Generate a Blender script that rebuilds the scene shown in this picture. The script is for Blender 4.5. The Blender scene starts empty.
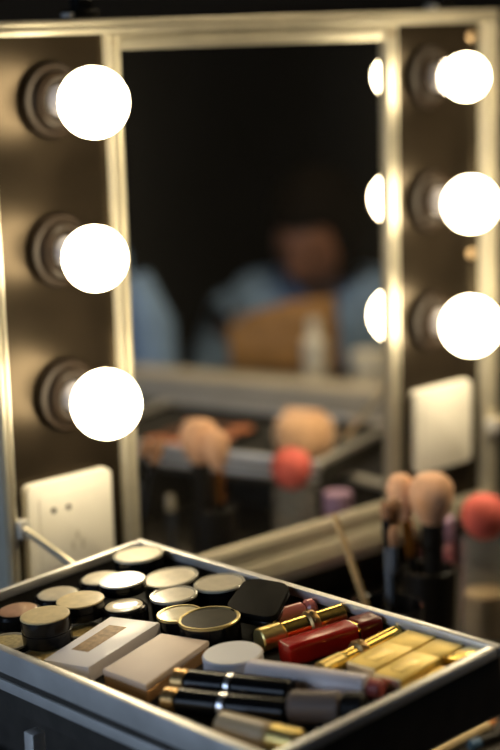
import bpy, bmesh, math, random
from mathutils import Vector, Matrix
random.seed(7)
PI = math.pi
scene = bpy.context.scene
C = scene.collection

# ------------------------------------------------------------------ units
# measured in millimetres on the mirror: x along the mirror, y out of it (negative towards the viewer), z up.
def W(x, y, z):
    return Vector(((x - 240) / 1000, y / 1000, (z + 230) / 1000 + 0.9))
MM = 0.001

# ------------------------------------------------------------------ materials
MATS = {}
def mat(name, col, rough=0.5, metal=0.0, coat=0.0, spec=0.5, vary=0.0, vscale=40.0, bump=0.0, bscale=200.0,
        emit=None, estr=0.0, trans=0.0, ior=1.45, sheen=0.0, stretch=None, rvary=0.0):
    if name in MATS: return MATS[name]
    m = bpy.data.materials.new(name); m.use_nodes = True
    nt = m.node_tree; N = nt.nodes; L = nt.links
    b = N['Principled BSDF']
    b.inputs['Base Color'].default_value = (*col, 1)
    b.inputs['Roughness'].default_value = rough
    b.inputs['Metallic'].default_value = metal
    b.inputs['Specular IOR Level'].default_value = spec
    b.inputs['Coat Weight'].default_value = coat
    b.inputs['Coat Roughness'].default_value = 0.08
    b.inputs['Transmission Weight'].default_value = trans
    b.inputs['IOR'].default_value = ior
    b.inputs['Sheen Weight'].default_value = sheen
    if emit:
        b.inputs['Emission Color'].default_value = (*emit, 1)
        b.inputs['Emission Strength'].default_value = estr
    if vary or bump or rvary:
        tc = N.new('ShaderNodeTexCoord'); src = tc.outputs['Object']
        if stretch:
            mp = N.new('ShaderNodeMapping'); mp.inputs['Scale'].default_value = stretch
            L.new(src, mp.inputs['Vector']); src = mp.outputs['Vector']
        if vary or rvary:
            n = N.new('ShaderNodeTexNoise'); n.inputs['Scale'].default_value = vscale; n.inputs['Detail'].default_value = 5
            L.new(src, n.inputs['Vector'])
            if vary:
                r = N.new('ShaderNodeValToRGB')
                r.color_ramp.elements[0].position = 0.3; r.color_ramp.elements[1].position = 0.7
                r.color_ramp.elements[0].color = (*[c * (1 - vary) for c in col], 1)
                r.color_ramp.elements[1].color = (*[min(1, c * (1 + vary)) for c in col], 1)
                L.new(n.outputs['Fac'], r.inputs['Fac']); L.new(r.outputs['Color'], b.inputs['Base Color'])
            if rvary:
                mr = N.new('ShaderNodeMapRange')
                mr.inputs['To Min'].default_value = max(0.02, rough - rvary); mr.inputs['To Max'].default_value = rough + rvary
                L.new(n.outputs['Fac'], mr.inputs['Value']); L.new(mr.outputs['Result'], b.inputs['Roughness'])
        if bump:
            n2 = N.new('ShaderNodeTexNoise'); n2.inputs['Scale'].default_value = bscale; n2.inputs['Detail'].default_value = 3
            L.new(src, n2.inputs['Vector'])
            bp = N.new('ShaderNodeBump'); bp.inputs['Strength'].default_value = bump; bp.inputs['Distance'].default_value = 0.001
            L.new(n2.outputs['Fac'], bp.inputs['Height']); L.new(bp.outputs['Normal'], b.inputs['Normal'])
    MATS[name] = m
    return m

ALU = mat('brushed aluminium', (.76, .74, .70), .36, .55, vary=.1, vscale=30, rvary=.06)
ALU2 = mat('satin aluminium trim', (.64, .60, .48), .40, .6, vary=.08, vscale=25)
def tint(m, c):
    m.node_tree.nodes['Principled BSDF'].inputs['Specular Tint'].default_value = (*c, 1); return m
PANEL = mat('black laminate panel', (.012, .009, .006), .33, spec=.42, vary=.35, vscale=14, rvary=.06)
SHELL = mat('grey case cladding', (.17, .175, .19), .5, vary=.15, vscale=50, bump=.3, bscale=500)
BLACKCASE = mat('black case board', (.036, .031, .025), .6, vary=.3, vscale=60, bump=.2, bscale=600)
LINING = mat('black lining', (.008, .008, .008), .8, bump=.3, bscale=900)
MIRROR = mat('mirror silver', (.86, .85, .82), .012, .994)
PLATE = mat('ivory socket plastic', (.80, .77, .68), .38, vary=.05, vscale=20)
PLATEDARK = mat('dark socket slot', (.02, .018, .015), .6)
HOLDER = mat('dark brown bakelite', (.016, .010, .006), .5, spec=.25, vary=.2, vscale=30)
NECK = mat('white ceramic collar', (.55, .53, .56), .45)
BULB = mat('lit frosted bulb glass', (1, .95, .85), .3, emit=(1.0, .83, .54), estr=26.0)
RIVET = mat('brass rivet', (.55, .40, .24), .35, .8)
STEEL = mat('steel rivet', (.7, .72, .75), .25, .9)
BRONZE = mat('aged bronze gold', (.42, .26, .10), .35, .8, vary=.3, vscale=200)
GOLDC = mat('soft gold case', (.88, .66, .20), .42, .7, vary=.08, vscale=60)
tint(PANEL, (1, .78, .52))
BLKPL = mat('black gloss plastic', (.006, .006, .006), .2, spec=.3, rvary=.05, vscale=60)
BLKMAT = mat('black matt plastic', (.008, .007, .006), .4, spec=.3)
GOLD = mat('polished gold', (.93, .66, .17), .24, 1.0, rvary=.08, vscale=80)
GOLDS = mat('satin gold', (.86, .66, .24), .34, .9, vary=.15, vscale=90)
GOLDB = mat('pale gold edge', (.92, .82, .60), .3, .7)
SILVER = mat('silver band', (.8, .8, .82), .25, .95)
WOODST = mat('pale wood stick', (.62, .44, .22), .45, vary=.15, vscale=60, stretch=(1, 1, .1))

# ------------------------------------------------------------------ mesh builder
class MB:
    def __init__(s): s.bm = bmesh.new()
    def _merge(s, t, M=None):
        if M is not None: t.transform(M)
        me = bpy.data.meshes.new('tmp'); t.to_mesh(me); t.free()
        s.bm.from_mesh(me); bpy.data.meshes.remove(me)
        return s
    def box(s, c, d, bev=0.0, M=None, seg=2):
        t = bmesh.new(); bmesh.ops.create_cube(t, size=1)
        for v in t.verts: v.co = Vector((v.co.x * d[0] + c[0], v.co.y * d[1] + c[1], v.co.z * d[2] + c[2])) * MM
        if bev: bmesh.ops.bevel(t, geom=t.edges[:], offset=bev * MM, segments=seg, affect='EDGES', profile=.6)
        return s._merge(t, M)
    def lathe(s, prof, seg=40, M=None):
        t = bmesh.new(); rings = []
        for r, z in prof:
            if r < 1e-4: rings.append([t.verts.new((0, 0, z * MM))])
            else: rings.append([t.verts.new((r * MM * math.cos(2 * PI * k / seg), r * MM * math.sin(2 * PI * k / seg), z * MM)) for k in range(seg)])
        for a, b in zip(rings, rings[1:]):
            for k in range(seg):
                k2 = (k + 1) % seg
                if len(a) == 1 and len(b) == 1: continue
                if len(a) == 1: t.faces.new((a[0], b[k2], b[k]))
                elif len(b) == 1: t.faces.new((a[k], a[k2], b[0]))
                else: t.faces.new((a[k], a[k2], b[k2], b[k]))
        bmesh.ops.recalc_face_normals(t, faces=t.faces[:])
        return s._merge(t, M)
    def prism(s, pts, z0, z1, bev=0.0, M=None):
        t = bmesh.new()
        a = [t.verts.new((x * MM, y * MM, z0 * MM)) for x, y in pts]
        b = [t.verts.new((x * MM, y * MM, z1 * MM)) for x, y in pts]
        n = len(pts)
        t.faces.new(a[::-1]); top = t.faces.new(b)
        for k in range(n): t.faces.new((a[k], a[(k + 1) % n], b[(k + 1) % n], b[k]))
        bmesh.ops.recalc_face_normals(t, faces=t.faces[:])
        if bev:
            ed = [e for e in t.edges if abs(e.verts[0].co.z - e.verts[1].co.z) < 1e-7]
            bmesh.ops.bevel(t, geom=ed, offset=bev * MM, segments=2, affect='EDGES', profile=.6)
        return s._merge(t, M)
    def tube(s, pts, rads, seg=16, cap=True):
        t = bmesh.new(); P = [Vector(q) * MM for q in pts]
        if not isinstance(rads, (list, tuple)): rads = [rads] * len(P)
        rings = []; up = None
        for i, q in enumerate(P):
            d = (P[min(i + 1, len(P) - 1)] - P[max(i - 1, 0)]).normalized()
            if up is None: up = d.orthogonal().normalized()
            u = (up - d * up.dot(d)).normalized(); v = d.cross(u); up = u
            rings.append([t.verts.new(q + (u * math.cos(2 * PI * k / seg) + v * math.sin(2 * PI * k / seg)) * rads[i] * MM) for k in range(seg)])
        for a, b in zip(rings, rings[1:]):
            for k in range(seg): t.faces.new((a[k], a[(k + 1) % seg], b[(k + 1) % seg], b[k]))
        if cap: t.faces.new(rings[0][::-1]); t.faces.new(rings[-1])
        bmesh.ops.recalc_face_normals(t, faces=t.faces[:])
        return s._merge(t)
    def build(s, name, m, parent=None, label=None, sharp=24):
        me = bpy.data.meshes.new(name)
        s.bm.to_mesh(me); s.bm.free()
        for p in me.polygons: p.use_smooth = True
        try: me.set_sharp_from_angle(angle=math.radians(sharp))
        except Exception: pass
        me.materials.append(m)
        o = bpy.data.objects.new(name, me); C.objects.link(o)
        if parent: o.parent = parent
        if label: o['label'] = label
        return o

def rrect(w, h, r, cx=0, cy=0, n=6):
    pts = []
    for sx, sy, a0 in ((1, 1, 0), (-1, 1, 90), (-1, -1, 180), (1, -1, 270)):
        for k in range(n + 1):
            a = math.radians(a0 + 90 * k / n)
            pts.append((cx + sx * (w / 2 - r) + r * math.cos(a), cy + sy * (h / 2 - r) + r * math.sin(a)))
    return pts

def thing(name, label, cat, loc, rz=0, group=None, M=None):
    o = bpy.data.objects.new(name, None); C.objects.link(o)
    o.empty_display_size = .02
    if M is not None: o.matrix_world = M
    else: o.location = loc; o.rotation_euler = (0, 0, rz)
    o['label'] = label; o['category'] = cat
    if group: o['group'] = group
    return o
def struct(mb, name, m):
    o = mb.build(name, m); o['kind'] = 'structure'; return o
def rot(ax, deg): return Matrix.Rotation(math.radians(deg), 4, ax)
def tr(x, y, z): return Matrix.Translation(Vector((x, y, z)) * MM)
def along(a, b):
    # matrix that takes local +z to the direction a->b, origin at a (mm)
    a = Vector(a); b = Vector(b); d = (b - a).normalized()
    return Matrix.Translation(a * MM) @ d.to_track_quat('Z', 'Y').to_matrix().to_4x4()

# ------------------------------------------------------------------ camera
def R3(yaw, pitch, roll):
    f = Vector((-math.sin(yaw) * math.cos(pitch), math.cos(yaw) * math.cos(pitch), -math.sin(pitch)))
    r = Vector((math.cos(yaw), math.sin(yaw), 0)); u = r.cross(f)
    c, s = math.cos(roll), math.sin(roll)
    return r * c + u * s, -r * s + u * c, f
r_, u_, f_ = R3(-.732865, .204453, -.027770)
cd = bpy.data.cameras.new('camera'); cam = bpy.data.objects.new('camera', cd); C.objects.link(cam)
M4 = Matrix((r_, u_, -f_)).transposed().to_4x4(); M4.translation = W(-809.693, -1124.56, 358.326)
cam.matrix_world = M4
cd.sensor_fit = 'VERTICAL'; cd.sensor_height = 36; cd.lens = 1705.486 / 750 * 36
cd.clip_start = .02; cd.clip_end = 50
cd.dof.use_dof = True; cd.dof.focus_distance = 1.155; cd.dof.aperture_fstop = 3.2; cd.dof.aperture_blades = 0
scene.camera = cam

# ------------------------------------------------------------------ room
DARKWALL = mat('dark studio paint', (.022, .020, .018), .85, vary=.25, vscale=3)
FLOORM = mat('dark floor boards', (.035, .030, .026), .5, vary=.3, vscale=6, stretch=(1, 8, 1))
CEIL = mat('dark ceiling paint', (.03, .03, .03), .9, vary=.1, vscale=3)
X0, X1, Y0, Y1, H = -2.5, 3.0, -3.0, 1.0, 2.6
def wbox(x0, x1, y0, y1, z0, z1, mb=None):
    mb = mb or MB()
    return mb.box(((x0 + x1) * 500, (y0 + y1) * 500, (z0 + z1) * 500), ((x1 - x0) * 1000, (y1 - y0) * 1000, (z1 - z0) * 1000))
struct(wbox(X0 - .1, X1 + .1, Y0 - .1, Y1 + .1, -.1, 0), 'floor', FLOORM)
struct(wbox(X0 - .1, X1 + .1, Y0 - .1, Y1 + .1, H, H + .1), 'ceiling', CEIL)
struct(wbox(X0 - .1, X1 + .1, Y1, Y1 + .1, 0, H), 'wall_back', DARKWALL)
struct(wbox(X0 - .1, X1 + .1, Y0 - .1, Y0, 0, H), 'wall_front', DARKWALL)
struct(wbox(X1, X1 + .1, Y0, Y1, 0, H), 'wall_right', DARKWALL)
wy0, wy1, wz0, wz1 = -.7, .8, .8, 2.15
mb = MB()
wbox(X0 - .1, X0, Y0, wy0, 0, H, mb); wbox(X0 - .1, X0, wy1, Y1, 0, H, mb)
wbox(X0 - .1, X0, wy0, wy1, 0, wz0, mb); wbox(X0 - .1, X0, wy0, wy1, wz1, H, mb)
struct(mb, 'wall_left', DARKWALL)
FRAMEW = mat('grey fill window frame paint', (.35, .36, .38), .5)
mb = MB(); t = .05
wbox(X0 - .07, X0 + .01, wy0, wy0 + t, wz0, wz1, mb); wbox(X0 - .07, X0 + .01, wy1 - t, wy1, wz0, wz1, mb)
wbox(X0 - .07, X0 + .01, wy0 + t, wy1 - t, wz0, wz0 + t, mb); wbox(X0 - .07, X0 + .01, wy0 + t, wy1 - t, wz1 - t, wz1, mb)
wbox(X0 - .06, X0, (wy0 + wy1) / 2 - .02, (wy0 + wy1) / 2 + .02, wz0 + t, wz1 - t, mb)
win = struct(mb, 'fill_window_1', FRAMEW)  # unseen window, added for cool light from the left
COOLFILL = mat('cool fill pane', (.7, .8, .95), .3, emit=(.56, .73, 1.0), estr=4.0)  # glowing pane supplies the added bluish fill on the tray rim
wbox(X0 - .05, X0 - .04, wy0 + t, wy1 - t, wz0 + t, wz1 - t).build('fill_window_pane', COOLFILL, win)
wd = bpy.data.worlds.new('world'); scene.world = wd; wd.use_nodes = True
wd.node_tree.nodes['Background'].inputs[0].default_value = (.5, .65, 1, 1)
wd.node_tree.nodes['Background'].inputs[1].default_value = .05

WARMFILL = mat('warm fill diffuser', (.9, .85, .75), .4, emit=(1.0, .80, .50), estr=15)
FILLB = mat('black fill shade', (.02, .02, .02), .5)
t = thing('fill_lamp', 'black fill lamp added over the table for warm light, outside the picture', 'fill lamp', (.65, -.50, 1.95))  # unseen lamp, added as warm fill for the mirrored table things
MB().lathe([(262, 8), (262, 0), (272, 0), (268, 60), (120, 170), (30, 190), (0, 190)], 48).build('fill_lamp_shade', FILLB, t)
MB().lathe([(0, 10), (261, 10), (261, 16), (0, 16)], 48).build('fill_lamp_diffuser', WARMFILL, t)
MB().tube([(0, 0, 185), (0, 0, 630)], 4, 10).build('fill_lamp_cord', FILLB, t)
MB().lathe([(0, 625), (50, 625), (55, 648), (0, 649.5)], 32).build('fill_lamp_rose', FILLB, t)

# ------------------------------------------------------------------ make-up table
TABLE = mat('black table laminate', (.013, .012, .012), .4, vary=.3, vscale=20)
table = thing('makeup_table', 'long black table carrying the lit mirror case and trays', 'table', W(280, -440, -230) - Vector((0, 0, .9)))
MB().box((0, 0, 885), (1920, 1280, 30), 2).build('tabletop', TABLE, table)
for sx in (-1, 1):
    for sy in (-1, 1):
        MB().box((sx * 760, sy * 590, 435), (50, 50, 870), 2).build('leg', BLKMAT, table)

# ------------------------------------------------------------------ lit mirror case
O = (240, 0, -230)       # base of the case
case = thing('vanity_case', 'aluminium framed make-up case with upright lid holding mirror, six lit bulbs and two ivory sockets', 'vanity mirror', W(*O))
def B(mb, x0, x1, y0, y1, z0, z1, bev=0):
    return mb.box(((x0 + x1) / 2 - O[0], (y0 + y1) / 2 - O[1], (z0 + z1) / 2 - O[2]), (x1 - x0, y1 - y0, z1 - z0), bev)
def CP(x, y, z): return (x - O[0], y - O[1], z - O[2])
# lower box
mb = MB()
B(mb, -76, 538, -420, 72, -230, -217)
B(mb, -76, -66, -420, 72, -217, -158); B(mb, 532, 538, -420, 72, -217, -158)
B(mb, -66, 532, -420, -414, -217, -158); B(mb, -66, 532, 66, 72, -217, -158)
mb.build('base_box', BLACKCASE, case)
mb = MB()
B(mb, -78, -64, -422, 74, -158, -151, 1.5); B(mb, 528, 540, -422, 74, -158, -151, 1.5)
B(mb, -64, 528, -422, -410, -158, -151, 1.5); B(mb, -64, 528, -6, 74, -158, -151, 1.5)
mb.build('base_rim', ALU, case)
# lid
lid = B(MB(), -76, 536, 6, 78, -149, 362.5, 2).build('lid_shell', SHELL, case)
def framebar(mb, x0, x1, z0, z1, y0=-12, y1=9):
    B(mb, x0, x1, y0, y1, z0, z1, 1.2)
def rail(name, x0, x1, z0, z1, horiz, y0=-12):
    mb = MB(); framebar(mb, x0, x1, z0, z1, y0)
    # raised ribs along the profile
    if horiz:
        for k in (.3, .75): B(mb, x0 + 1, x1 - 1, y0 - 1.6, y0 + 1, z0 + (z1 - z0) * k - 1.3, z0 + (z1 - z0) * k + 1.3, .5)
    else:
        for k in (.3, .75): B(mb, x0 + (x1 - x0) * k - 1.3, x0 + (x1 - x0) * k + 1.3, y0 - 1.6, y0 + 1, z0 + 1, z1 - 1, .5)
    return mb.build(name, ALU2, case)
rail('frame_rail', -77, -65, -149, 351, False)
rail('frame_rail', 519, 537, -149, 351, False)
rail('frame_rail', -77, 537, 351.5, 363.5, True)
rail('frame_rail', -65, 519, -149, -130, True)
B(MB(), -65, 50, -1, 6, -129, 351).build('lid_panel', PANEL, case)
B(MB(), 394.5, 519, -1, 6, -129, 351).build('lid_panel', PANEL, case)
def divider(x0, x1):
    mb = MB(); B(mb, x0, x1, -8, 6, -129, 351, 1)
    for k in (.22, .78): B(mb, x0 + (x1 - x0) * k - 1.5, x0 + (x1 - x0) * k + 1.5, -9.6, -7, -128, 350, .5)
    return mb.build('divider_strip', ALU2, case)
d1 = divider(50, 64); d2 = divider(376, 394.5)
mir = B(MB(), 64.5, 375.5, -4, 5, -128, 351).build('mirror_glass', MIRROR, case)
mb = MB(); B(mb, 64, 376, -8, -4.1, 338, 351, .8); B(mb, 64, 376, -9.5, -7, 343, 346, .5); mb.build('mirror_trim', ALU2, case)
mb = MB(); B(mb, 64, 376, -8, -4.1, -127, -110, .8); B(mb, 64, 376, -9.5, -7, -117, -114, .5); mb.build('mirror_trim', ALU2, case)
def knob(name, x, y, z, r, h, m, ax='y'):
    MM4 = Matrix.Translation(Vector(CP(x, y, z)) * MM) @ (rot('X', 90) if ax == 'y' else rot('Y', -90))
    MB().lathe([(0, 0), (r, 0), (r, h * .5), (r * .75, h), (0, h)], 20, MM4).build(name, m, case)
for x, z in ((507, 338), (507, 122), (54, 344), (385, 344), (54, -118), (385, -118)):
    knob('rivet', x, -1 if x > 500 else -8, z, 5.5 if x > 500 else 2.2, 4 if x > 500 else 1.5, RIVET)
knob('rivet', -76, 40, -42, 4, 3, STEEL, 'x')
for x in (41, 478):
    mb = MB(); B(mb, x - 12, x + 12, 4, 24, 365, 371, 1); B(mb, x - 8, x + 8, 6, 18, 371, 381, 2); 
    mb.build('lid_latch', BLKPL, case)
    B(MB(), x - 17, x - 12, 6, 18, 365, 369, 1).build('latch_tab', ALU, case)
# lid stays
def stay(x, pts):
    mb = MB()
    for a, b in zip(pts, pts[1:]):
        a = Vector(CP(x, *a)); b = Vector(CP(x, *b)); L_ = (b - a).length
        mb.box((0, 0, L_ / 2), (3, 6, L_ + 4), .8, M=along(a, b))
    return mb.build('lid_stay', GOLDB, case)
stay(-62, [(-13, -38), (-98, -58), (-62, -154)])
stay(524, [(-15, -52), (-128, -22), (-205, -105)])
B(MB(), 516, 535, -24, -12, -64, -50, 1).build('stay_bracket', ALU, case)
B(MB(), -67, -57, -18, -9, -46, -31, 1).build('stay_bracket', ALU, case)
# sockets
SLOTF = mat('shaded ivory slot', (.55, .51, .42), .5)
def socket(x, z, w=86, holes=True):
    M = Matrix.Translation(Vector(CP(x + w / 2, -1, z - 43)) * MM) @ rot('X', 90)
    s = MB().prism(rrect(w, 86, 7), 0, 9, 1.5, M).build('wall_socket', PLATE, case, 'ivory socket plate')
    MB().prism(rrect(w - 22, 64, 4), 8.6, 9.5, .4, M).build('socket_face', PLATE, s)
    if holes:
        mb = MB()
        for dx in (-18, -3): mb.prism(rrect(4.5, 5, 2.2, dx, 18), 9.2, 9.9, 0, M)
        mb.build('socket_slot', PLATEDARK, s, 'dark socket holes')
        mb = MB()
        for dx in (0, 10): mb.prism(rrect(2.4, 8, .8, dx, -16), 9.2, 9.8, 0, M)
        mb.prism(rrect(2.4, 7, .8, 5, -8), 9.2, 9.8, 0, M)
        mb.build('socket_slot', SLOTF, s)
socket(-53.5, -6, 87); socket(412, -5, 86, False)
# bulbs
BX = [(-4.6, 301.1, (1, -1), 27.6, 46.5), (-4.6, 181.4, (-4, -2), 25.8, 46), (-4.6, 61.7, (0, 0), 28, 46.5),
      (441.5, 301.1, (2, 0), 21.5, 39), (443, 181.4, (4, -1), 26.5, 42), (443, 61.7, (4, 0), 28.6, 42)]
for x, z, (dx, dz), r, cz in BX:
    base = Matrix.Translation(Vector(CP(x, -1, z)) * MM) @ rot('X', 90)
    h = MB().lathe([(0, 0), (30, 0), (30.5, 3), (29, 8), (24, 9.5), (22.5, 14), (19, 17), (16.5, 17), (16.5, 10), (0, 10)], 48, base).build('lamp_holder', HOLDER, case)
    tilt = base @ Matrix.Translation(Vector((0, 0, 10)) * MM) @ Vector((dx, dz, 46)).to_track_quat('Z', 'Y').to_matrix().to_4x4()
    e_ = cz - 20
    MB().lathe([(0, 0), (13, 0), (13.5, e_ * .5), (15.5, e_ * .9), (16.3, e_), (0, e_)], 32, tilt).build('lamp_collar', NECK, h, 'white lamp collar')
    prof = [(0, cz - r * .8)]; a0 = math.asin(min(1, 16.5 / r))
    for k in range(25):
        a = PI - a0 - (PI - a0) * k / 24
        prof.append((max(0, r * math.sin(a)) if k < 24 else 0, cz + r * math.cos(a)))
    MB().lathe(prof, 48, tilt).build('light_bulb', BULB, h, 'glowing round white bulb')
# arms that carry the trays
def arm(pts, x_is='y'):
    mb = MB()
    for a, b in zip(pts, pts[1:]):
        a = Vector(CP(*a)); b = Vector(CP(*b)); L_ = (b - a).length
        mb.box((0, 0, L_ / 2), (10, 10, L_ + 6), 1, M=along(a, b))
    mb.build('tray_arm', ALU, case, 'aluminium arm holding a side tray')

# ------------------------------------------------------------------ trays
TRAYR = (math.radians(-1.60454), math.radians(-4.20992), math.radians(-.93035))
def tray(name, label, M, Wd, L, H, band):
    t = thing(name, label, 'makeup tray', None, M=M)
    mb = MB()
    mb.box((-Wd + 3.5, -L / 2, -H / 2 - 2), (3, L - 4, H - 4)); mb.box((-3.5, -L / 2, -H / 2 - 2), (3, L - 4, H - 4))
    mb.box((-Wd / 2, -3.5, -H / 2 - 2), (Wd - 10, 3, H - 4)); mb.box((-Wd / 2, -L + 3.5, -H / 2 - 2), (Wd - 10, 3, H - 4))
    mb.box((-Wd / 2, -L / 2, -H + 1), (Wd - 6, L - 6, 2))
    mb.build('tray_wall', BLACKCASE, t)
    MB().box((-Wd / 2, -L / 2, (-H - 17) / 2 + 1), (Wd - 11, L - 11, H - 19)).build('tray_lining', LINING, t)
    for nm, c, d in (('l', (-Wd + 3.5, -L / 2), (7, L)), ('r', (-3, -L / 2), (6, L)), ('b', (-Wd / 2 + .5, -3), (Wd - 13, 6)), ('f', (-Wd / 2 + .5, -L + 3.5), (Wd - 13, 7))):
        hgt = band if nm == 'l' else 7
        mb = MB().box((c[0], c[1], -hgt / 2), (d[0], d[1], hgt), 1.4)
        o = mb.build('rim_rail', ALU, t)
    mb = MB().box((-Wd + 1.2, -L / 2, -band - 9), (2.6, L - 4, 8), 1); mb.build('lower_rail', ALU, t)
    for y in (-L + 12,):
        mb = MB(); mb.box((-Wd + 2.2, y - 3, -band * .5 - .5), (7, 22, band - 1.5), 2); mb.build('corner_cap', BLKMAT, t)
    return t
from mathutils import Euler
ML = Matrix.Translation(W(-29.36, -125.45, -30)) @ Euler(TRAYR, 'XYZ').to_matrix().to_4x4()
TL = tray('makeup_tray', 'aluminium rimmed black tray full of compacts, lipsticks and tubes in the foreground', ML, 194.6, 365, 44, 17)
arm([(-224, -255, -92), (-224, -255, -190), (-80, -255, -190)])
arm([(-224, -160, -92), (-224, -160, -190), (-80, -160, -190)])
MRr = Matrix.Translation(W(0, 0, 0)) 
ang = 72 - 90
ly = Vector((-math.sin(math.radians(ang)), math.cos(math.radians(ang)), 0))
cen = Vector((500, -365, -115))
lxv = Vector((math.cos(math.radians(ang)), math.sin(math.radians(ang)), 0))
corner = cen + lxv * 105 + ly * 165
MR = Matrix.Translation(W(*corner)) @ rot('Z', ang)
TR = tray('makeup_tray', 'aluminium rimmed open tray seen only in the mirror, holding pans and a puff', MR, 210, 330, 32, 12)
arm([(575, -300, -154), (575, -300, -190), (543, -300, -190)])
arm([(585, -335, -154), (585, -335, -200), (543, -335, -200)])

# things that stand in the left tray: a matrix on the tray's lining
FLOORZ = -16.8
def intray(x, y, z=FLOORZ, rz=0, T=ML): return T @ Matrix.Translation(Vector((x, y, z)) * MM) @ rot('Z', rz)

# --- pots
def topmat(n, col, rough=.3, coat=.6, vary=.12, vscale=120, metal=0.0, spec=.5): return mat(n, col, rough, metal, coat=coat, spec=spec, vary=vary, vscale=vscale)
CREAM = topmat('cream shadow', (.80, .72, .54), .35)
PALE = topmat('pale beige shadow', (.72, .64, .48), .3)
TAN = topmat('matt tan lid', (.66, .52, .26), .5, .15)
OLIVE = topmat('olive tan lid', (.52, .43, .21), .4, .4)
OLIVED = topmat('dull olive shimmer', (.46, .38, .18), .3, .5, .35, 300)
COPPER = topmat('copper shadow', (.44, .25, .15), .35, .6)
GOLDSH = topmat('gold shimmer', (.72, .55, .22), .3, .5, .3, 250)
GREYB = topmat('grey beige shadow', (.56, .50, .38), .3, .6)
DARKG = topmat('dark smoked lid', (.036, .031, .018), .4, 0, .3, 60, spec=.08)
IVORY = topmat('ivory lid', (.92, .86, .72), .3, .5, .04)
RIMC = mat('clear plastic ring', (.50, .46, .36), .15, coat=.8)
GOLDR = mat('thin gold ring', (.62, .50, .22), .3, .8)
def pot(label, x, y, d, top, bottom=None, style='flat', tmat=CREAM, ring=None, tilt=0):
    z0 = FLOORZ if bottom is None else bottom
    h = top - z0; r = d / 2
    t = thing('makeup_pot', label, 'makeup pot', None, group='round make-up pots in the foreground tray',
              M=intray(x, y, z0) @ rot('X', tilt * .6) @ rot('Y', tilt))
    if style == 'flat':      # screw pot: black body, thin lid disc
        MB().lathe([(0, 0), (r - .8, 0), (r, .8), (r, h * .45), (r - .5, h * .47), (r - .5, h * .52), (r, h * .54), (r, h - 1.0), (0, h - 1.0)], 48).build('pot_body', BLKPL, t)
        MB().lathe([(0, h - 1.2), (r - .2, h - 1.2), (r - .2, h - .4), (r - 1, h), (0, h)], 48).build('pot_lid', tmat, t)
    elif style == 'dome':    # black base flaring out, domed window
        MB().lathe([(0, 0), (r - 2, 0), (r, 2), (r, h - 4), (r - 1.2, h - 2), (r - 3, h - 1.2), (r - 3.4, h - 1.8), (0, h - 1.8)], 48).build('pot_body', BLKPL, t)
        n = 6; rr = r - 3.4
        MB().lathe([(rr, h - 2)] + [(rr * math.cos(PI / 2 * k / n), h - 1.4 + 1.4 * math.sin(PI / 2 * k / n)) for k in range(n)] + [(0, h)], 48).build('pot_lid', tmat, t)
    elif style == 'ring':    # dark jar, thin clear ring round the window
        MB().lathe([(0, 0), (r - 1, 0), (r - .4, 1), (r - .2, h - 1.8), (0, h - 1.8)], 48).build('pot_body', BLKPL, t)
        MB().lathe([(r - 3, h - 2), (r, h - 1.7), (r, h - .5), (r - .6, h), (r - 1.8, h), (r - 2.4, h - .8), (r - 3, h - .8)], 48).build('lid_ring', ring or RIMC, t)
        MB().lathe([(0, h - 1.9), (r - 2.3, h - 1.9), (r - 2.3, h - .7), (0, h - .5)], 48).build('pot_lid', tmat, t)
    return t
pot('round cream topped pot alone in the back corner of the tray', -25, -30, 38, 1, style='ring', tmat=CREAM)
pot('low cream domed pot with dark rim behind the tall ivory topped pot', -62, -32, 36, -5, style='dome', tmat=CREAM)
pot('black pot with bright ivory flat lid, second row of the tray', -73, -74, 34, 5, -3.8, style='flat', tmat=IVORY)
pot('black pot with ringed grey beige window along the left back rim', -102, -33, 36, -4, style='dome', tmat=GREYB)
pot('black pot with wide matt tan lid behind the tallest black pot', -113, -78, 34, 4, -8, style='flat', tmat=TAN)
pot('black pot with copper brown window at the far left of the tray', -138, -35, 35, -4, style='dome', tmat=COPPER)
pot('tallest black pot with matt olive tan lid, near the left rim', -155, -97, 34, 11, -9, style='flat', tmat=TAN)
pot('black domed pot with glinting cream window just above the white palette', -93, -101, 33, -1, style='dome', tmat=CREAM)
pot('largest pale beige disc pot, right of the bright ivory lid', -34, -80, 41, -4, style='ring', tmat=PALE, tilt=-2)
pot('pot with pale ringed clear lid in front of the largest beige disc', -59, -114, 34, -2, style='ring', tmat=PALE)
pot('olive tan topped pot between the white palette and the dark glass lid', -78, -144, 32, -3, style='ring', tmat=OLIVE, ring=GOLDR)
pot('wide dark smoked lid with thin gold rim beside the black oval compact', -78, -176, 42, 1, style='ring', tmat=DARKG, ring=GOLDR)
pot('clear ring lidded pot with speckled silver window near the right back rim', -25, -124, 37, -2, style='ring', tmat=GREYB)
pot('shimmering olive pot half cut off by the left edge of the picture', -171, -70, 33, -9.5, style='ring', tmat=OLIVED)
pot('gold shimmer pot peeping out left of the white palette', -124, -97, 28, -10.5, style='ring', tmat=GOLDSH)
pot('pale gold pot tucked against the left rim under the tallest pot', -171, -112, 32, -9.5, style='ring', tmat=GOLDSH)

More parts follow.
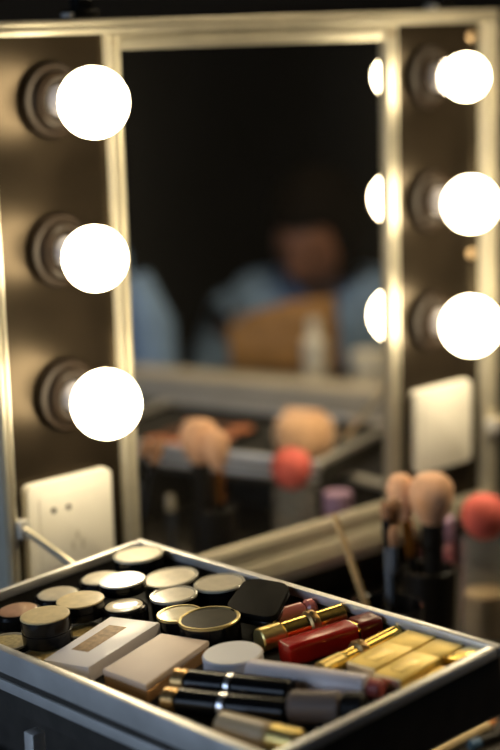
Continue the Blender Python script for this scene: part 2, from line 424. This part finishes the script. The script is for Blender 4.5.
# --- white palette with window
WHITEP = mat('white pearly plastic', (.88, .85, .88), .5, coat=.1)
BROWNW = mat('brown powder', (.40, .25, .12), .6, vary=.3, vscale=300)
def slab(name, label, cat, pts4, th, m, bev=1.2, group=None):
    """A slab whose top is the quad pts4 (tray mm, counter-clockwise from above); returns (thing, local frame)."""
    P = [Vector(q) for q in pts4]
    c = sum(P, Vector()) / 4
    ex = ((P[1] - P[0]) + (P[2] - P[3])).normalized()
    n = (P[1] - P[0]).cross(P[3] - P[0]).normalized()
    if n.z < 0: n = -n
    ey = n.cross(ex)
    F = Matrix((ex, ey, n)).transposed().to_4x4(); F.translation = (c - n * th) * MM
    t = thing(name, label, cat, None, M=ML @ F, group=group)
    Fi = F.inverted()
    L2 = [(Fi @ (q * MM)) / MM for q in P]
    return t, [(v.x, v.y) for v in L2]
pal, q = slab('makeup_palette', 'white plastic palette with a small brown powder window on top', 'makeup palette',
              [(-180, -128, -5), (-170, -164, -5), (-97, -146, -3), (-110, -108, -3)], 11, WHITEP)
def ccw(q):
    a = sum(q[i][0] * q[(i + 1) % 4][1] - q[(i + 1) % 4][0] * q[i][1] for i in range(4)); return q if a > 0 else q[::-1]
MB().prism(ccw(q), 0, 11, 1.2).build('palette_case', WHITEP, pal)
def inner(q, u0, u1, v0, v1):
    f = lambda u, v: tuple((1 - u) * ((1 - v) * q[0][k] + v * q[1][k]) + u * ((1 - v) * q[3][k] + v * q[2][k]) for k in (0, 1))
    return ccw([f(u0, v0), f(u1, v0), f(u1, v1), f(u0, v1)])
MB().prism(inner(q, .26, .58, .28, .86) if False else inner(q, .26, .82, .22, .58), 10.6, 11.2, .2).build('powder_window', BROWNW, pal, 'brown powder window')
# --- translucent blush box
BOXM = mat('pink beige box lid', (.84, .68, .56), .55, coat=.0, vary=.05, vscale=30)
AMBER = mat('amber clear plastic', (.62, .36, .16), .12, coat=.7, trans=.5)
bx, q = slab('powder_box', 'flat square pink beige powder box beside the white palette', 'powder compact',
             [(-167, -176, -4), (-166, -219, -4), (-97, -197, -4), (-107, -160, -4)], 12.6, BOXM)
MB().prism(ccw(q), 0, 8, 1).build('box_base', AMBER, bx, 'amber clear base')
MB().prism(ccw([(x * 1.01, y * 1.01) for x, y in q]), 8.1, 12.6, 1.4).build('box_lid', BOXM, bx)
# --- jar
JARW = mat('white jar plastic', (.78, .78, .80), .4)
CLJ = mat('frosted jar glass', (.70, .66, .62), .2, trans=.6)
jar = thing('cream_jar', 'small round jar with a plain white screw lid in the middle of the tray', 'jar', None, M=intray(-101, -226))
MB().lathe([(0, 0), (17, 0), (18, 1), (18, 3), (0, 3)], 40).build('jar_base', CLJ, jar)
MB().lathe([(0, 2.5), (19, 2.5), (19.5, 3.2), (19.5, 12), (18.6, 13), (0, 13)], 48).build('jar_lid', JARW, jar)
# --- black oval compact
ov, q = slab('oval_compact', 'black glossy rounded compact leaning against the right back rim', 'powder compact',
             [(-62, -172, 1), (-55, -216, 1), (-4, -178, 2.5), (-13, -140, 1.5)], 8, BLKPL)
def roundq(q, r):
    out = []; n = 4; Q = [Vector((*p_, 0)) for p_ in ccw(q)]
    for i in range(n):
        p0, p1, p2 = Q[i - 1], Q[i], Q[(i + 1) % n]
        a = p1 + (p0 - p1).normalized() * r; b = p1 + (p2 - p1).normalized() * r
        for k in range(7):
            s = k / 6; out.append(((1 - s) ** 2 * a + 2 * s * (1 - s) * p1 + s * s * b)[:2])
    return out
MB().prism(roundq(q, 14), 0, 3.8, 1).build('compact_base', BLKPL, ov)
MB().prism(roundq(q, 14), 4.1, 8, 1.4).build('compact_lid', mat('black compact lid', (.004, .0035, .003), .6, spec=.03, vary=.3, vscale=50), ov)

# --- tubes that lie in the tray
def lying(name, label, cat, a, b, group=None):
    a = Vector(a); b = Vector(b)
    t = thing(name, label, cat, None, M=ML @ along(a, b), group=group)
    return t, (b - a).length
def seg(t, name, m, prof, label=None, n=28): return MB().lathe(prof, n).build(name, m, t, label)
def cyl(r, z0, z1, e=.8): return [(0, z0), (r - e, z0), (r, z0 + e), (r, z1 - e), (r - e, z1), (0, z1)]
# gold lipsticks with crest ring
t, L = lying('lipstick', 'larger gold lipstick with a jewelled crest ring behind the red gloss', 'lipstick', (-71, -217, -8.6), (-8, -231, -8), 'gold crested lipsticks')
seg(t, 'lipstick_base', GOLDS, cyl(8.2, 0, 17)); seg(t, 'lipstick_cap', GOLD, cyl(7.6, 17, L))
mb = MB().lathe([(7.6, L * .56), (9.4, L * .58), (9.8, L * .62), (9.4, L * .66), (7.6, L * .68)], 32)
for k in range(10): mb.lathe([(0, 0), (1.7, .6), (1.9, 1.6), (0, 3)], 8, tr(9.0 * math.cos(k * PI / 5), 9.0 * math.sin(k * PI / 5), L * .595))
mb.build('crest_ring', BRONZE, t)
t, L = lying('lipstick', 'thinner gold lipstick with a crest ring in front of the red gloss', 'lipstick', (-79, -283, -10.5), (-7, -281, -9.5), 'gold crested lipsticks')
seg(t, 'lipstick_base', GOLDS, cyl(6, 0, 20)); seg(t, 'lipstick_cap', GOLD, cyl(5.4, 20, L))
mb = MB().lathe([(5.4, L * .44), (7.4, L * .46), (7.8, L * .5), (7.4, L * .54), (5.4, L * .56)], 32)
for k in range(8): mb.lathe([(0, 0), (1.4, .5), (1.6, 1.4), (0, 2.4)], 8, tr(7 * math.cos(k * PI / 4), 7 * math.sin(k * PI / 4), L * .48))
mb.build('crest_ring', BRONZE, t)
RED = mat('red gloss', (.50, .012, .006), .25, coat=.4, vary=.2, vscale=40)
PINKR = mat('dusty rose gloss', (.62, .20, .17), .25, coat=.6)
t, L = lying('lip_gloss', 'glossy red lip gloss tube with dark cap between the gold lipsticks', 'lip gloss', (-75, -246, -9.2), (-7, -262, -8.5))
MB().prism(rrect(17, 15, 3), 0, L * .74, 1.5).build('gloss_tube', RED, t)
MB().prism(rrect(17.6, 15.6, 3), L * .76, L, 1.5).build('gloss_cap', mat('deep red cap', (.16, .006, .005), .3, coat=.2), t)
MB().prism(rrect(15.5, 13.6, 3), L * .73, L * .77).build('gloss_collar', GOLD, t)
t, L = lying('lip_gloss', 'dusty rose lip gloss tube behind the larger gold lipstick', 'lip gloss', (-48, -192, -10), (-7, -203, -9.5))
seg(t, 'gloss_tube', PINKR, cyl(6.6, 0, L * .8, 2)); seg(t, 'gloss_cap', PINKR, cyl(7, L * .81, L, 2))
# square gold lipsticks
def goldcase(label, a, b, w, h, m, edge=True):
    a = Vector(a); b = Vector(b); d = b - a; L = d.length
    ex = d.normalized(); n = (Vector((0, 0, 1)) - ex * ex.z).normalized(); ey = n.cross(ex)
    F = Matrix((ex, ey, n)).transposed().to_4x4(); F.translation = a * MM
    t = thing('lipstick', label, 'lipstick', None, M=ML @ F, group='square gold lipsticks side by side')
    MB().box((L * .32, 0, h / 2), (L * .60, w, h), 1.5).build('lipstick_base', m, t)
    MB().box((L * .80, 0, h / 2), (L * .38, w - .6, h - .6), 1.5).build('lipstick_cap', m, t)
    MB().box((L * .30, 0, h + .05), (L * .30, w * .42, .5), .2).build('name_plate', GOLDS, t)
    if edge: MB().box((L * .015, 0, h * .55), (2.4, w - 1, h * .8), .8).build('end_cap', GOLDB, t, 'pale gold end cap')
    return t
goldcase('square gold lipstick lying next to the thinner crested lipstick', (-68, -308, -16.6), (-7, -304, -16.4), 24, 13, GOLDC)
goldcase('square gold lipstick in the middle of the three gold cases', (-71, -333, -16.6), (-7, -328, -16.4), 22, 13, GOLDC)
goldcase('dull gold lipstick case nearest the front rim', (-73, -352, -16.6), (-32, -348, -16.5), 13, 10, GOLDS, False)
t = thing('gold_compact', 'small shiny gold compact in the right corner of the tray', 'powder compact', None, M=intray(-18, -350, -16.8, 0))
MB().box((0, 0, 4), (22, 17, 8), 1).build('compact_base', GOLDS, t); MB().box((0, 0, 10.6), (22, 17, 5), 1).build('compact_lid', GOLD, t)
# pale pink gloss, black tubes and others at the front
PINKT = mat('pale pink tube', (.88, .77, .74), .4, coat=.2)
REDEND = mat('soft red tip', (.55, .12, .10), .4)
t, L = lying('lip_gloss', 'long pale pink tube with red tip running along the tray front', 'lip gloss', (-108, -250, -8.3), (-79, -338, -8.3))
seg(t, 'gloss_tube', PINKT, cyl(8.4, 0, L * .9, 1.5)); seg(t, 'gloss_tip', REDEND, cyl(6, L * .9, L, 1.5), 'red tip')
def blacktube(label, a, b, r):
    t, L = lying('mascara', label, 'mascara', a, b, 'black tubes at the tray front')
    seg(t, 'mascara_tube', BLKPL, cyl(r, 10, L * .47, 1.2)); seg(t, 'mascara_end', BRONZE, cyl(r - .4, 0, 10, 1.2), 'bronze gold end')
    seg(t, 'mascara_band', SILVER, cyl(r + .3, L * .47, L * .52, .5), 'silver band'); seg(t, 'mascara_cap', BLKPL, cyl(r, L * .52, L, 1.5))
blacktube('black mascara tube with silver band just in front of the white jar', (-146, -222, -8), (-115, -296, -8), 8.6)
blacktube('black mascara tube with silver band closest to the front left rim', (-167, -238, -8.4), (-134, -314, -8.4), 8.2)
TAUPE = mat('taupe tube', (.20, .15, .12), .4, coat=.3)
t, L = lying('cream_tube', 'short taupe brown tube between the pink tube and front rim', 'cosmetic tube', (-131, -312, -6.6), (-106, -350, -6.6))
seg(t, 'tube_body', TAUPE, cyl(10, 0, L * .7, 2)); seg(t, 'tube_cap', BLKMAT, cyl(9.4, L * .7, L, 1.5))
BEIGE = mat('beige foundation tube', (.62, .47, .28), .35, coat=.4)
t, L = lying('cream_tube', 'beige foundation tube in the near front corner of the tray', 'cosmetic tube', (-170, -294, -8), (-160, -352, -8))
seg(t, 'tube_body', BEIGE, cyl(8.6, 0, L * .65, 2)); seg(t, 'tube_cap', GOLDS, cyl(8.9, L * .66, L, 1.5))

# ------------------------------------------------------------------ things in the lower box
FZ = -216.8
BLKG = mat('smoked black glass', (.010, .010, .012), .08, coat=1.0, spec=.6)
def cup(label, x, y, r, top, m):
    t = thing('brush_cup', label, 'cup', W(x, y, FZ))
    h = top - FZ
    MB().lathe([(0, 0), (r * .86, 0), (r * .9, 2), (r, h - 1.5), (r - .8, h), (r - 2.2, h - .8), (r * .86 - 1.8, 5), (0, 5)], 48).build('cup_body', m, t)
    MB().lathe([(r - .4, h - 2.4), (r + .5, h - 1.6), (r + .4, h + .3), (r - 1, h + .8), (r - 2, h)], 48).build('cup_rim', m, t)
    return t
cup('black brush cup holding the big powder brush', 275, -151, 24, -122, BLKMAT)
cup('wider dark glass cup holding thin brushes and a wooden stick', 178, -190, 31, -122, BLKG)
HAIRP = mat('peach powder bristles', (.76, .43, .25), .85, sheen=.2, vary=.18, vscale=60, bump=.5, bscale=900, stretch=(1, 1, .05))
HAIRB = mat('brown bristles', (.30, .16, .09), .8, vary=.2, vscale=60, bump=.5, bscale=900)
FERR = mat('copper ferrule', (.95, .42, .10), .22, 1.0)
DKBL = mat('dark blue grey handle', (.05, .06, .08), .2, coat=.8)
def brush(label, foot, tip, hr, hl, wr, handle, ferr, bristle, fl=24, group='make-up brushes in the cups'):
    a = W(*foot); b = W(*tip); d = (b - a).normalized(); L = (b - a).length / MM
    t = thing('makeup_brush', label, 'brush', None, group=group, M=Matrix.Translation(a) @ d.to_track_quat('Z', 'Y').to_matrix().to_4x4())
    f1 = L - hl; f0 = f1 - fl
    MB().lathe([(0, 0), (hr * .5, .5), (hr * .75, 6), (hr, f0 * .5), (hr * .95, f0), (0, f0)], 20).build('brush_handle', handle, t)
    MB().lathe([(0, f0), (hr * .98, f0), (hr * 1.15, f0 + 3), (hr * 1.1, f1), (0, f1)], 20).build('ferrule', ferr, t)
    n = 12; prof = [(0, f1 - 2)]
    for k in range(n + 1):
        s = k / n
        w = hr + (wr - hr) * math.sin(min(1, s * 1.6) * PI / 2) if s < .62 else wr * math.sqrt(max(0, 1 - ((s - .62) / .38) ** 2))
        prof.append((max(w, 0), f1 - 2 + (hl + 2) * s))
    prof[-1] = (0, L)
    MB().lathe(prof, 28).build('bristles', bristle, t)
    return t
brush('large fluffy peach powder brush with black handle', (274, -160, -208), (267, -160, -30), 9, 46, 20, BLKMAT, BLKMAT, HAIRP)
brush('peach brush with shining copper ferrule left of the big powder brush', (283, -141, -206), (261, -127, -36), 4.8, 42, 13, BLKPL, FERR, HAIRP, 36)
brush('thin dark brush standing highest in the dark glass cup', (186, -190, -205), (204, -165, -42), 3.6, 16, 5, DKBL, BLKPL, HAIRB)
brush('thin brush with brown bristles next to the copper ferruled brush', (180, -178, -206), (219, -163, -42), 3.8, 26, 7, BLKPL, BLKPL, HAIRB)
brush('thin blue grey brush leaning in front of the dark glass cup rim', (172, -200, -206), (196, -182, -58), 3.2, 18, 4.5, BLKPL, DKBL, HAIRB)
a = W(186, -196, -208); b = W(158, -150, -47)
t = thing('wooden_stick', 'pale wooden stick leaning out of the dark glass cup', 'stick', None, M=Matrix.Translation(a) @ (b - a).to_track_quat('Z', 'Y').to_matrix().to_4x4())
MB().lathe([(0, 0), (2.2, .3), (2.6, 20), (2.6, (b - a).length / MM - 6), (1.8, (b - a).length / MM), (0, (b - a).length / MM)], 14).build('stick_shaft', WOODST, t)
# clear pot with a red pink sponge
ACR = mat('clear acrylic', (.93, .93, .90), .06, trans=.92, ior=1.3)
KRAFT = mat('beige filling', (.52, .38, .22), .7, vary=.2, vscale=80)
SPONGE = mat('red pink sponge', (.74, .14, .11), .75, vary=.12, vscale=90, bump=.4, bscale=500)
cx, cy = 374, -134
t = thing('acrylic_pot', 'clear acrylic pot with beige contents at the right edge', 'container', W(cx, cy, FZ))
MB().lathe([(0, 0), (23, 0), (24, 1.5), (24, 100), (23.4, 101), (22, 100), (22, 3), (0, 3)], 48).build('pot_wall', ACR, t)
MB().lathe([(0, 3.2), (21.5, 3.2), (21.5, 44), (0, 46)], 32).build('pot_filling', KRAFT, t, 'beige filling')
o = MB().lathe([(0, -22)] + [(21.5 * math.sin(PI * k / 16) * (1 - .08 * math.cos(PI * k / 16)), -22 * math.cos(PI * k / 16)) for k in range(1, 16)] + [(0, 22)], 36).build('makeup_sponge', SPONGE)
o.location = W(cx - 4, cy, FZ + 101 + 17); o['label'] = 'round red pink make-up sponge sitting on the clear acrylic pot'; o['category'] = 'sponge'
MAUVE = mat('mauve bottle', (.34, .12, .15), .3, coat=.5); LAV = mat('lavender cap', (.34, .22, .34), .4)
t = thing('nail_bottle', 'mauve bottle with lavender cap standing behind the powder brush', 'bottle', W(376, -72, FZ))
MB().lathe([(0, 0), (14, 0), (15, 1.5), (15, 76), (10, 82), (0, 82)], 32).build('bottle_body', MAUVE, t)
MB().lathe([(0, 82), (14.6, 82), (15, 83), (14.6, 103), (0, 104)], 32).build('bottle_cap', LAV, t)
# pencils lying on the floor of the lower box
def pencil(label, a, b, r, m, tipm, capm):
    a = W(*a); b = W(*b); L = (b - a).length / MM
    t = thing('makeup_pencil', label, 'pencil', None, group='pencils in the lower box', M=Matrix.Translation(a) @ (b - a).to_track_quat('Z', 'Y').to_matrix().to_4x4())
    MB().lathe([(0, 0), (r, 0), (r, L - 14), (0, L - 14)], 8).build('pencil_shaft', m, t)
    MB().lathe([(r, L - 14), (.9, L - 1), (0, L)], 8).build('pencil_tip', tipm, t)
    MB().lathe([(0, -4), (r * .9, -4), (r + .2, -3), (r + .2, 6)], 8).build('pencil_end', capm, t)
YEL = mat('pale gold pencil lacquer', (.80, .62, .34), .35, coat=.4)
BLUEC = mat('blue cap', (.08, .18, .34), .3, coat=.5)
ORG = mat('orange wood tip', (.72, .30, .10), .5)
pencil('pale gold pencil lying across the lower box beneath the tray', (126, -281, -212), (219, -275, -212), 4.2, YEL, ORG, GOLDS)
pencil('orange tipped pencil with blue grey lead crossing the pale gold pencil', (250, -262, -212), (189, -240, -204), 5, BLKMAT, ORG, BLUEC)
pencil('blue capped dark pencil in front of the pale gold pencil', (170, -291, -213), (262, -300, -213), 4.4, BLKMAT, YEL, BLUEC)
SILT = mat('silver blue tube', (.35, .42, .55), .25, .6)
t = thing('eyeliner', 'dark eyeliner pen with pale tip standing near the acrylic pot', 'eyeliner', W(286, -232, FZ))
MB().lathe([(0, 0), (5, 0), (5, 72), (0, 72)], 18).build('pen_body', DKBL, t)
MB().lathe([(0, 72), (4.6, 72), (4.6, 84), (3.4, 88), (0, 88)], 18).build('pen_tip', GOLDB, t, 'pale tip')
t = thing('lipstick', 'short black lipstick with gold band in the lower box at right', 'lipstick', W(262, -262, FZ))
MB().lathe(cyl(9, 0, 34), 28).build('lipstick_base', BLKPL, t); MB().lathe(cyl(9.4, 34, 38, .5), 28).build('lipstick_band', GOLD, t, 'gold band'); MB().lathe(cyl(9, 38, 60, 1.5), 28).build('lipstick_cap', BLKPL, t)

# ------------------------------------------------------------------ seen in the mirror: right tray contents, table things, person
def onR(x, y, z, rz=0): return Matrix.Translation(W(x, y, z)) @ rot('Z', ang + rz)
RZ = -115 - 16.8
pp = thing('makeup_palette', 'black palette of round copper and pink pans seen in the mirror', 'makeup palette', None, M=onR(468, -395, RZ))
MB().box((0, 0, 5), (130, 95, 10), 2).build('palette_case', BLKMAT, pp)
PANM = [mat('copper pan', (.62, .22, .10), .5, vary=.2, vscale=200), mat('coral pan', (.75, .30, .18), .5, vary=.2, vscale=200), mat('dark brown pan', (.18, .08, .05), .5)]
for i in range(3):
    for j in range(3):
        MB().lathe([(0, 9.5), (15, 9.5), (15, 10.6), (0, 11.4)], 28, tr(-42 + 42 * i, -32 + 32 * j, 0)).build('powder_pan', PANM[(i * 2 + j) % 3], pp)
PUFF = mat('peach cream puff', (.85, .50, .27), .85, sheen=.5, vary=.1, vscale=40, bump=.4, bscale=600)
t = thing('powder_puff', 'big peach cream powder puff seen in the mirror', 'powder puff', None, M=onR(513, -262, RZ))
MB().lathe([(0, 0), (26, 0), (34, 8), (37, 22), (33, 38), (22, 48), (0, 52)], 40).build('puff_body', PUFF, t)
MB().box((0, 0, 50), (14, 46, 4), 1.5).build('puff_ribbon', PUFF, t)
# table
LONGC = mat('pale grey box cladding', (.62, .56, .46), .5, vary=.1, vscale=20)
t = thing('brush_box', 'long low pale grey box lying across the table, seen in the mirror', 'box', None, M=Matrix.Translation(W(950, -800, -229.8)) @ rot('Z', 70))
MB().box((0, 0, 15), (520, 60, 30), 2).build('box_base', LONGC, t); MB().box((0, 0, 36), (522, 62, 11), 2).build('box_lid', LONGC, t)
WB = mat('white bottle plastic', (.92, .87, .74), .35)
t = thing('pump_bottle', 'slim white bottle on the table in front of the tan bag, seen in the mirror', 'bottle', W(1151, -898, -229.8))
MB().lathe([(0, 0), (19, 0), (20, 2), (20, 62), (12, 70), (0, 70)], 32).build('bottle_body', WB, t)
MB().lathe([(0, 70), (11, 70), (11, 96), (10, 98), (0, 98)], 28).build('bottle_cap', WB, t)
t = thing('cream_jar', 'squat white jar on the table right of the slim bottle, seen in the mirror', 'jar', W(1192, -811, -229.8))
MB().lathe([(0, 0), (28, 0), (30, 2), (30, 26), (0, 26)], 36).build('jar_base', WB, t); MB().lathe([(0, 26.4), (31, 26.4), (31, 45), (29.5, 47), (0, 47)], 36).build('jar_lid', WB, t)
LEATH = mat('tan brown leather', (.44, .23, .07), .5, vary=.2, vscale=30, bump=.3, bscale=300)
t = thing('leather_bag', 'small tan leather bag with gold clasp on the table, seen in the mirror', 'bag', None, M=Matrix.Translation(W(1180, -1000, -229.8)) @ rot('Z', 58))
mb = MB()
mb.prism([(-95, 0), (95, 0), (92, 60), (88, 118), (20, 112), (-70, 84), (-98, 70)], -26, 26, 9, rot('X', 90))
mb.build('bag_body', LEATH, t)
MB().prism([(-90, 62), (88, 70), (88, 121), (20, 115), (-70, 88)], -28.5, 28.5, 8, rot('X', 90)).build('bag_flap', LEATH, t)
for s in (1,): MB().lathe([(0, 0), (9, 0), (9, 4), (6, 7), (0, 8)], 20, Matrix.Translation(Vector((-88, 0, 86)) * MM)).build('bag_clasp', GOLD, t, 'gold clasp')
BLUED = mat('blue cotton', (.24, .38, .62), .8, vary=.12, vscale=25, bump=.3, bscale=400)
# chair with a blue jacket
CH = mat('black chair frame', (.02, .02, .02), .45)
cz = 58 + 90     # seat faces the table
t = thing('side_chair', 'black chair pulled up to the table under the blue jacket, seen in the mirror', 'chair', W(872, -1385, -230) - Vector((0, 0, .9)), math.radians(58))
MB().box((0, 190, 440), (400, 400, 40), 10).build('seat', CH, t)
MB().box((0, -10, 915), (400, 28, 330), 10).build('backrest', CH, t)
for sx in (-1, 1):
    MB().box((sx * 180, -12, 450), (34, 34, 900), 3).build('leg', CH, t); MB().box((sx * 180, 370, 210), (34, 34, 420), 3).build('leg', CH, t)
t = thing('jacket', 'blue jacket draped over the black chair back, seen in the mirror', 'jacket', W(872, -1385, -230) - Vector((0, 0, .9)), math.radians(58))
JM = Matrix(((0, 0, 1, 0), (1, 0, 0, 0), (0, 1, 0, .08), (0, 0, 0, 1)))     # profile (y, z) swept along x
MB().prism([(-44, 600), (-27, 600), (-27, 1004), (7, 1004), (7, 660), (24, 660), (22, 1012), (8, 1026), (-28, 1026), (-42, 1012)], -215, 215, 6, JM).build('jacket_body', BLUED, t)
for sx in (-1, 1): MB().tube([(sx * 232, -8, 1060), (sx * 256, -14, 975), (sx * 264, -12, 835), (sx * 258, -4, 670)], [30, 46, 44, 38], 20).build('sleeve', BLUED, t)

# person seated beyond the table
SKIN = mat('skin', (.24, .11, .065), .5, vary=.06, vscale=20)
HAIR = mat('dark hair', (.006, .004, .003), .8, spec=.08, bump=.5, bscale=300)
TROU = mat('dark trousers', (.02, .022, .03), .8)
SHOE = mat('black shoes', (.012, .012, .012), .4)
px0 = W(1570, -1292, -230); px0.z = 0
per = thing('person', 'dark haired person in a blue shirt sitting on a stool, seen in the mirror', 'person', px0, math.radians(140))
# local: +x is forward, z up (metres)
def skin(name, nodes, edges, m, parent, root=0, sub=2):
    me = bpy.data.meshes.new(name); me.from_pydata([n[:3] for n in nodes], edges, [])
    o = bpy.data.objects.new(name, me); C.objects.link(o); o.parent = parent
    sk = o.modifiers.new('Skin', 'SKIN'); sk.use_smooth_shade = True
    for i, n in enumerate(nodes):
        v = me.skin_vertices[0].data[i]; r = n[3]; v.radius = (r, n[4] if len(n) > 4 else r); v.use_root = (i == root)
    s = o.modifiers.new('Subdivision', 'SUBSURF'); s.levels = sub; s.render_levels = sub
    me.materials.append(m)
    return o
N_ = [(0, 0, .52, .11), (.02, 0, .66, .095), (.04, 0, .80, .095), (.05, 0, .89, .07), (.06, 0, .96, .05), (.085, 0, 1.03, .062)]
E_ = [(0, 1), (1, 2), (2, 3), (3, 4), (4, 5)]
N_[4] = (.075, 0, .945, .05); N_[5] = (.11, 0, .985, .06)
def lift(nodes): return [(n[0], n[1], n[2] + (.05 if n[2] > .45 else 0)) + tuple(n[3:]) for n in nodes]
def add(nodes, edges, at, chain):
    for c in chain:
        nodes.append(c); edges.append((at, len(nodes) - 1)); at = len(nodes) - 1
    return at
for s in (-1, 1):
    h = add(N_, E_, 0, [(.08, s * .09, .51, .085), (.28, s * .11, .52, .075), (.44, s * .12, .50, .056), (.43, s * .12, .28, .05), (.42, s * .12, .09, .034), (.46, s * .125, .045, .036), (.58, s * .13, .03, .028)])
    w = add(N_, E_, 3, [(.05, s * .165, .885, .042), (.07, s * .215, .76, .036), (.10, s * .225, .65, .033), (.22, s * .19, .61, .032), (.32, s * .14, .60, .024), (.37, s * .125, .597, .027)])
    for k, (dy, ln) in enumerate(((-.026, .070), (-.009, .080), (.009, .075), (.025, .058))):
        add(N_, E_, w, [(.395, s * .12 + dy, .60, .0095), (.395 + ln * .5, s * .12 + dy * 1.15, .60, .0085), (.395 + ln, s * .12 + dy * 1.2, .588, .0075)])
    add(N_, E_, w, [(.365, s * .12 - s * .03, .598, .011), (.39, s * .12 - s * .048, .595, .009), (.41, s * .12 - s * .052, .59, .008)])
body = skin('body', lift(N_), E_, SKIN, per)
# head: shaped ellipsoid with brow, nose, chin, ears
hm = MB(); tb = bmesh.new(); bmesh.ops.create_uvsphere(tb, u_segments=40, v_segments=28, radius=1)
for v in tb.verts:
    x, y, z = v.co
    wz = .118; wx = .098; wy = .076
    if z < 0: wy *= 1 - .28 * (-z) ** 1.5; wx *= 1 - .12 * (-z)
    X, Y, Z = x * wx, y * wy, z * wz
    if x > .3:
        X += .022 * math.exp(-((z + .12) / .16) ** 2 - (y / .15) ** 2)          # nose
        X -= .010 * math.exp(-((z - .08) / .12) ** 2 - ((abs(y) - .38) / .18) ** 2)  # eye sockets
        X += .006 * math.exp(-((z + .48) / .07) ** 2 - (y / .3) ** 2)           # lips
        X += .008 * math.exp(-((z + .80) / .15) ** 2 - (y / .35) ** 2)          # chin
    Y += math.copysign(.018, y) * math.exp(-((z + .05) / .24) ** 2 - ((x + .1) / .10) ** 2) if abs(y) > .8 else 0   # ears
    v.co = Vector((X, Y, Z))
HM = Matrix.Translation((.14, 0, 1.075)) @ rot('Z', 25) @ rot('Y', 22)
tb.transform(HM); hm._merge(tb); hm.build('head', SKIN, per, sharp=80)
EYE = mat('eye', (.05, .03, .02), .2)
for s in (-1, 1):
    MB().lathe([(0, -8), (8, -5), (10, 0), (8, 5), (0, 8)], 16, HM @ Matrix.Translation((.078, s * .030, .010)) @ rot('Y', 90)).build('eye', EYE, per)
tb = bmesh.new(); bmesh.ops.create_uvsphere(tb, u_segments=36, v_segments=24, radius=1)
for v in tb.verts:
    x, y, z = v.co
    X, Y, Z = x * .112 - .016, y * .092, z * .122 + .022
    if x > .35 and z < .3: X = min(X, .045)
    v.co = Vector((X, Y, Z))
tb.transform(HM); hb = MB(); hb._merge(tb); hb.tube([(60, -10, 1115), (20, -10, 1075), (-32, -5, 1030), (-60, 0, 930)], [60, 66, 54, 22], 20)
hb.build('hair', HAIR, per, sharp=80)
S_ = [(.0, 0, .54, .145), (.02, 0, .66, .13), (.04, 0, .80, .138), (.05, 0, .885, .115), (.07, 0, .945, .068)]
SE = [(0, 1), (1, 2), (2, 3), (3, 4)]
for s in (-1, 1): add(S_, SE, 3, [(.05, s * .168, .885, .072), (.07, s * .218, .76, .056), (.10, s * .228, .65, .049), (.22, s * .192, .612, .042), (.29, s * .155, .604, .034)])
skin('shirt', lift(S_), SE, BLUED, per)
T_ = [(0, 0, .515, .13)]; TE = []
for s in (-1, 1): add(T_, TE, 0, [(.08, s * .09, .512, .094), (.28, s * .11, .522, .084), (.445, s * .12, .50, .066), (.432, s * .12, .28, .060), (.422, s * .12, .10, .048)])
skin('trousers', lift(T_), TE, TROU, per)
for s in (-1, 1): MB().tube([(385, s * 122, 40), (430, s * 122, 50), (520, s * 127, 42), (610, s * 131, 32), (640, s * 132, 30)], [22, 40, 38, 30, 12], 20).build('shoe', SHOE, per)
t = thing('stool', 'round black stool under the person in the blue shirt', 'stool', px0 + Vector((0.02, 0, 0)), 0)
MB().lathe([(0, 398), (150, 398), (160, 408), (157, 425), (0, 430)], 40).build('seat', CH, t)
MB().lathe([(0, 20), (24, 20), (24, 398), (0, 398)], 24).build('pole', STEEL, t)
MB().lathe([(0, 0), (190, 0), (190, 8), (60, 20), (0, 20)], 40).build('base_plate', STEEL, t)

# ------------------------------------------------------------------ view
vs = scene.view_settings
vs.view_transform = 'Standard'; vs.look = 'None'; vs.gamma = 1; vs.use_curve_mapping = False; vs.exposure = 0.0
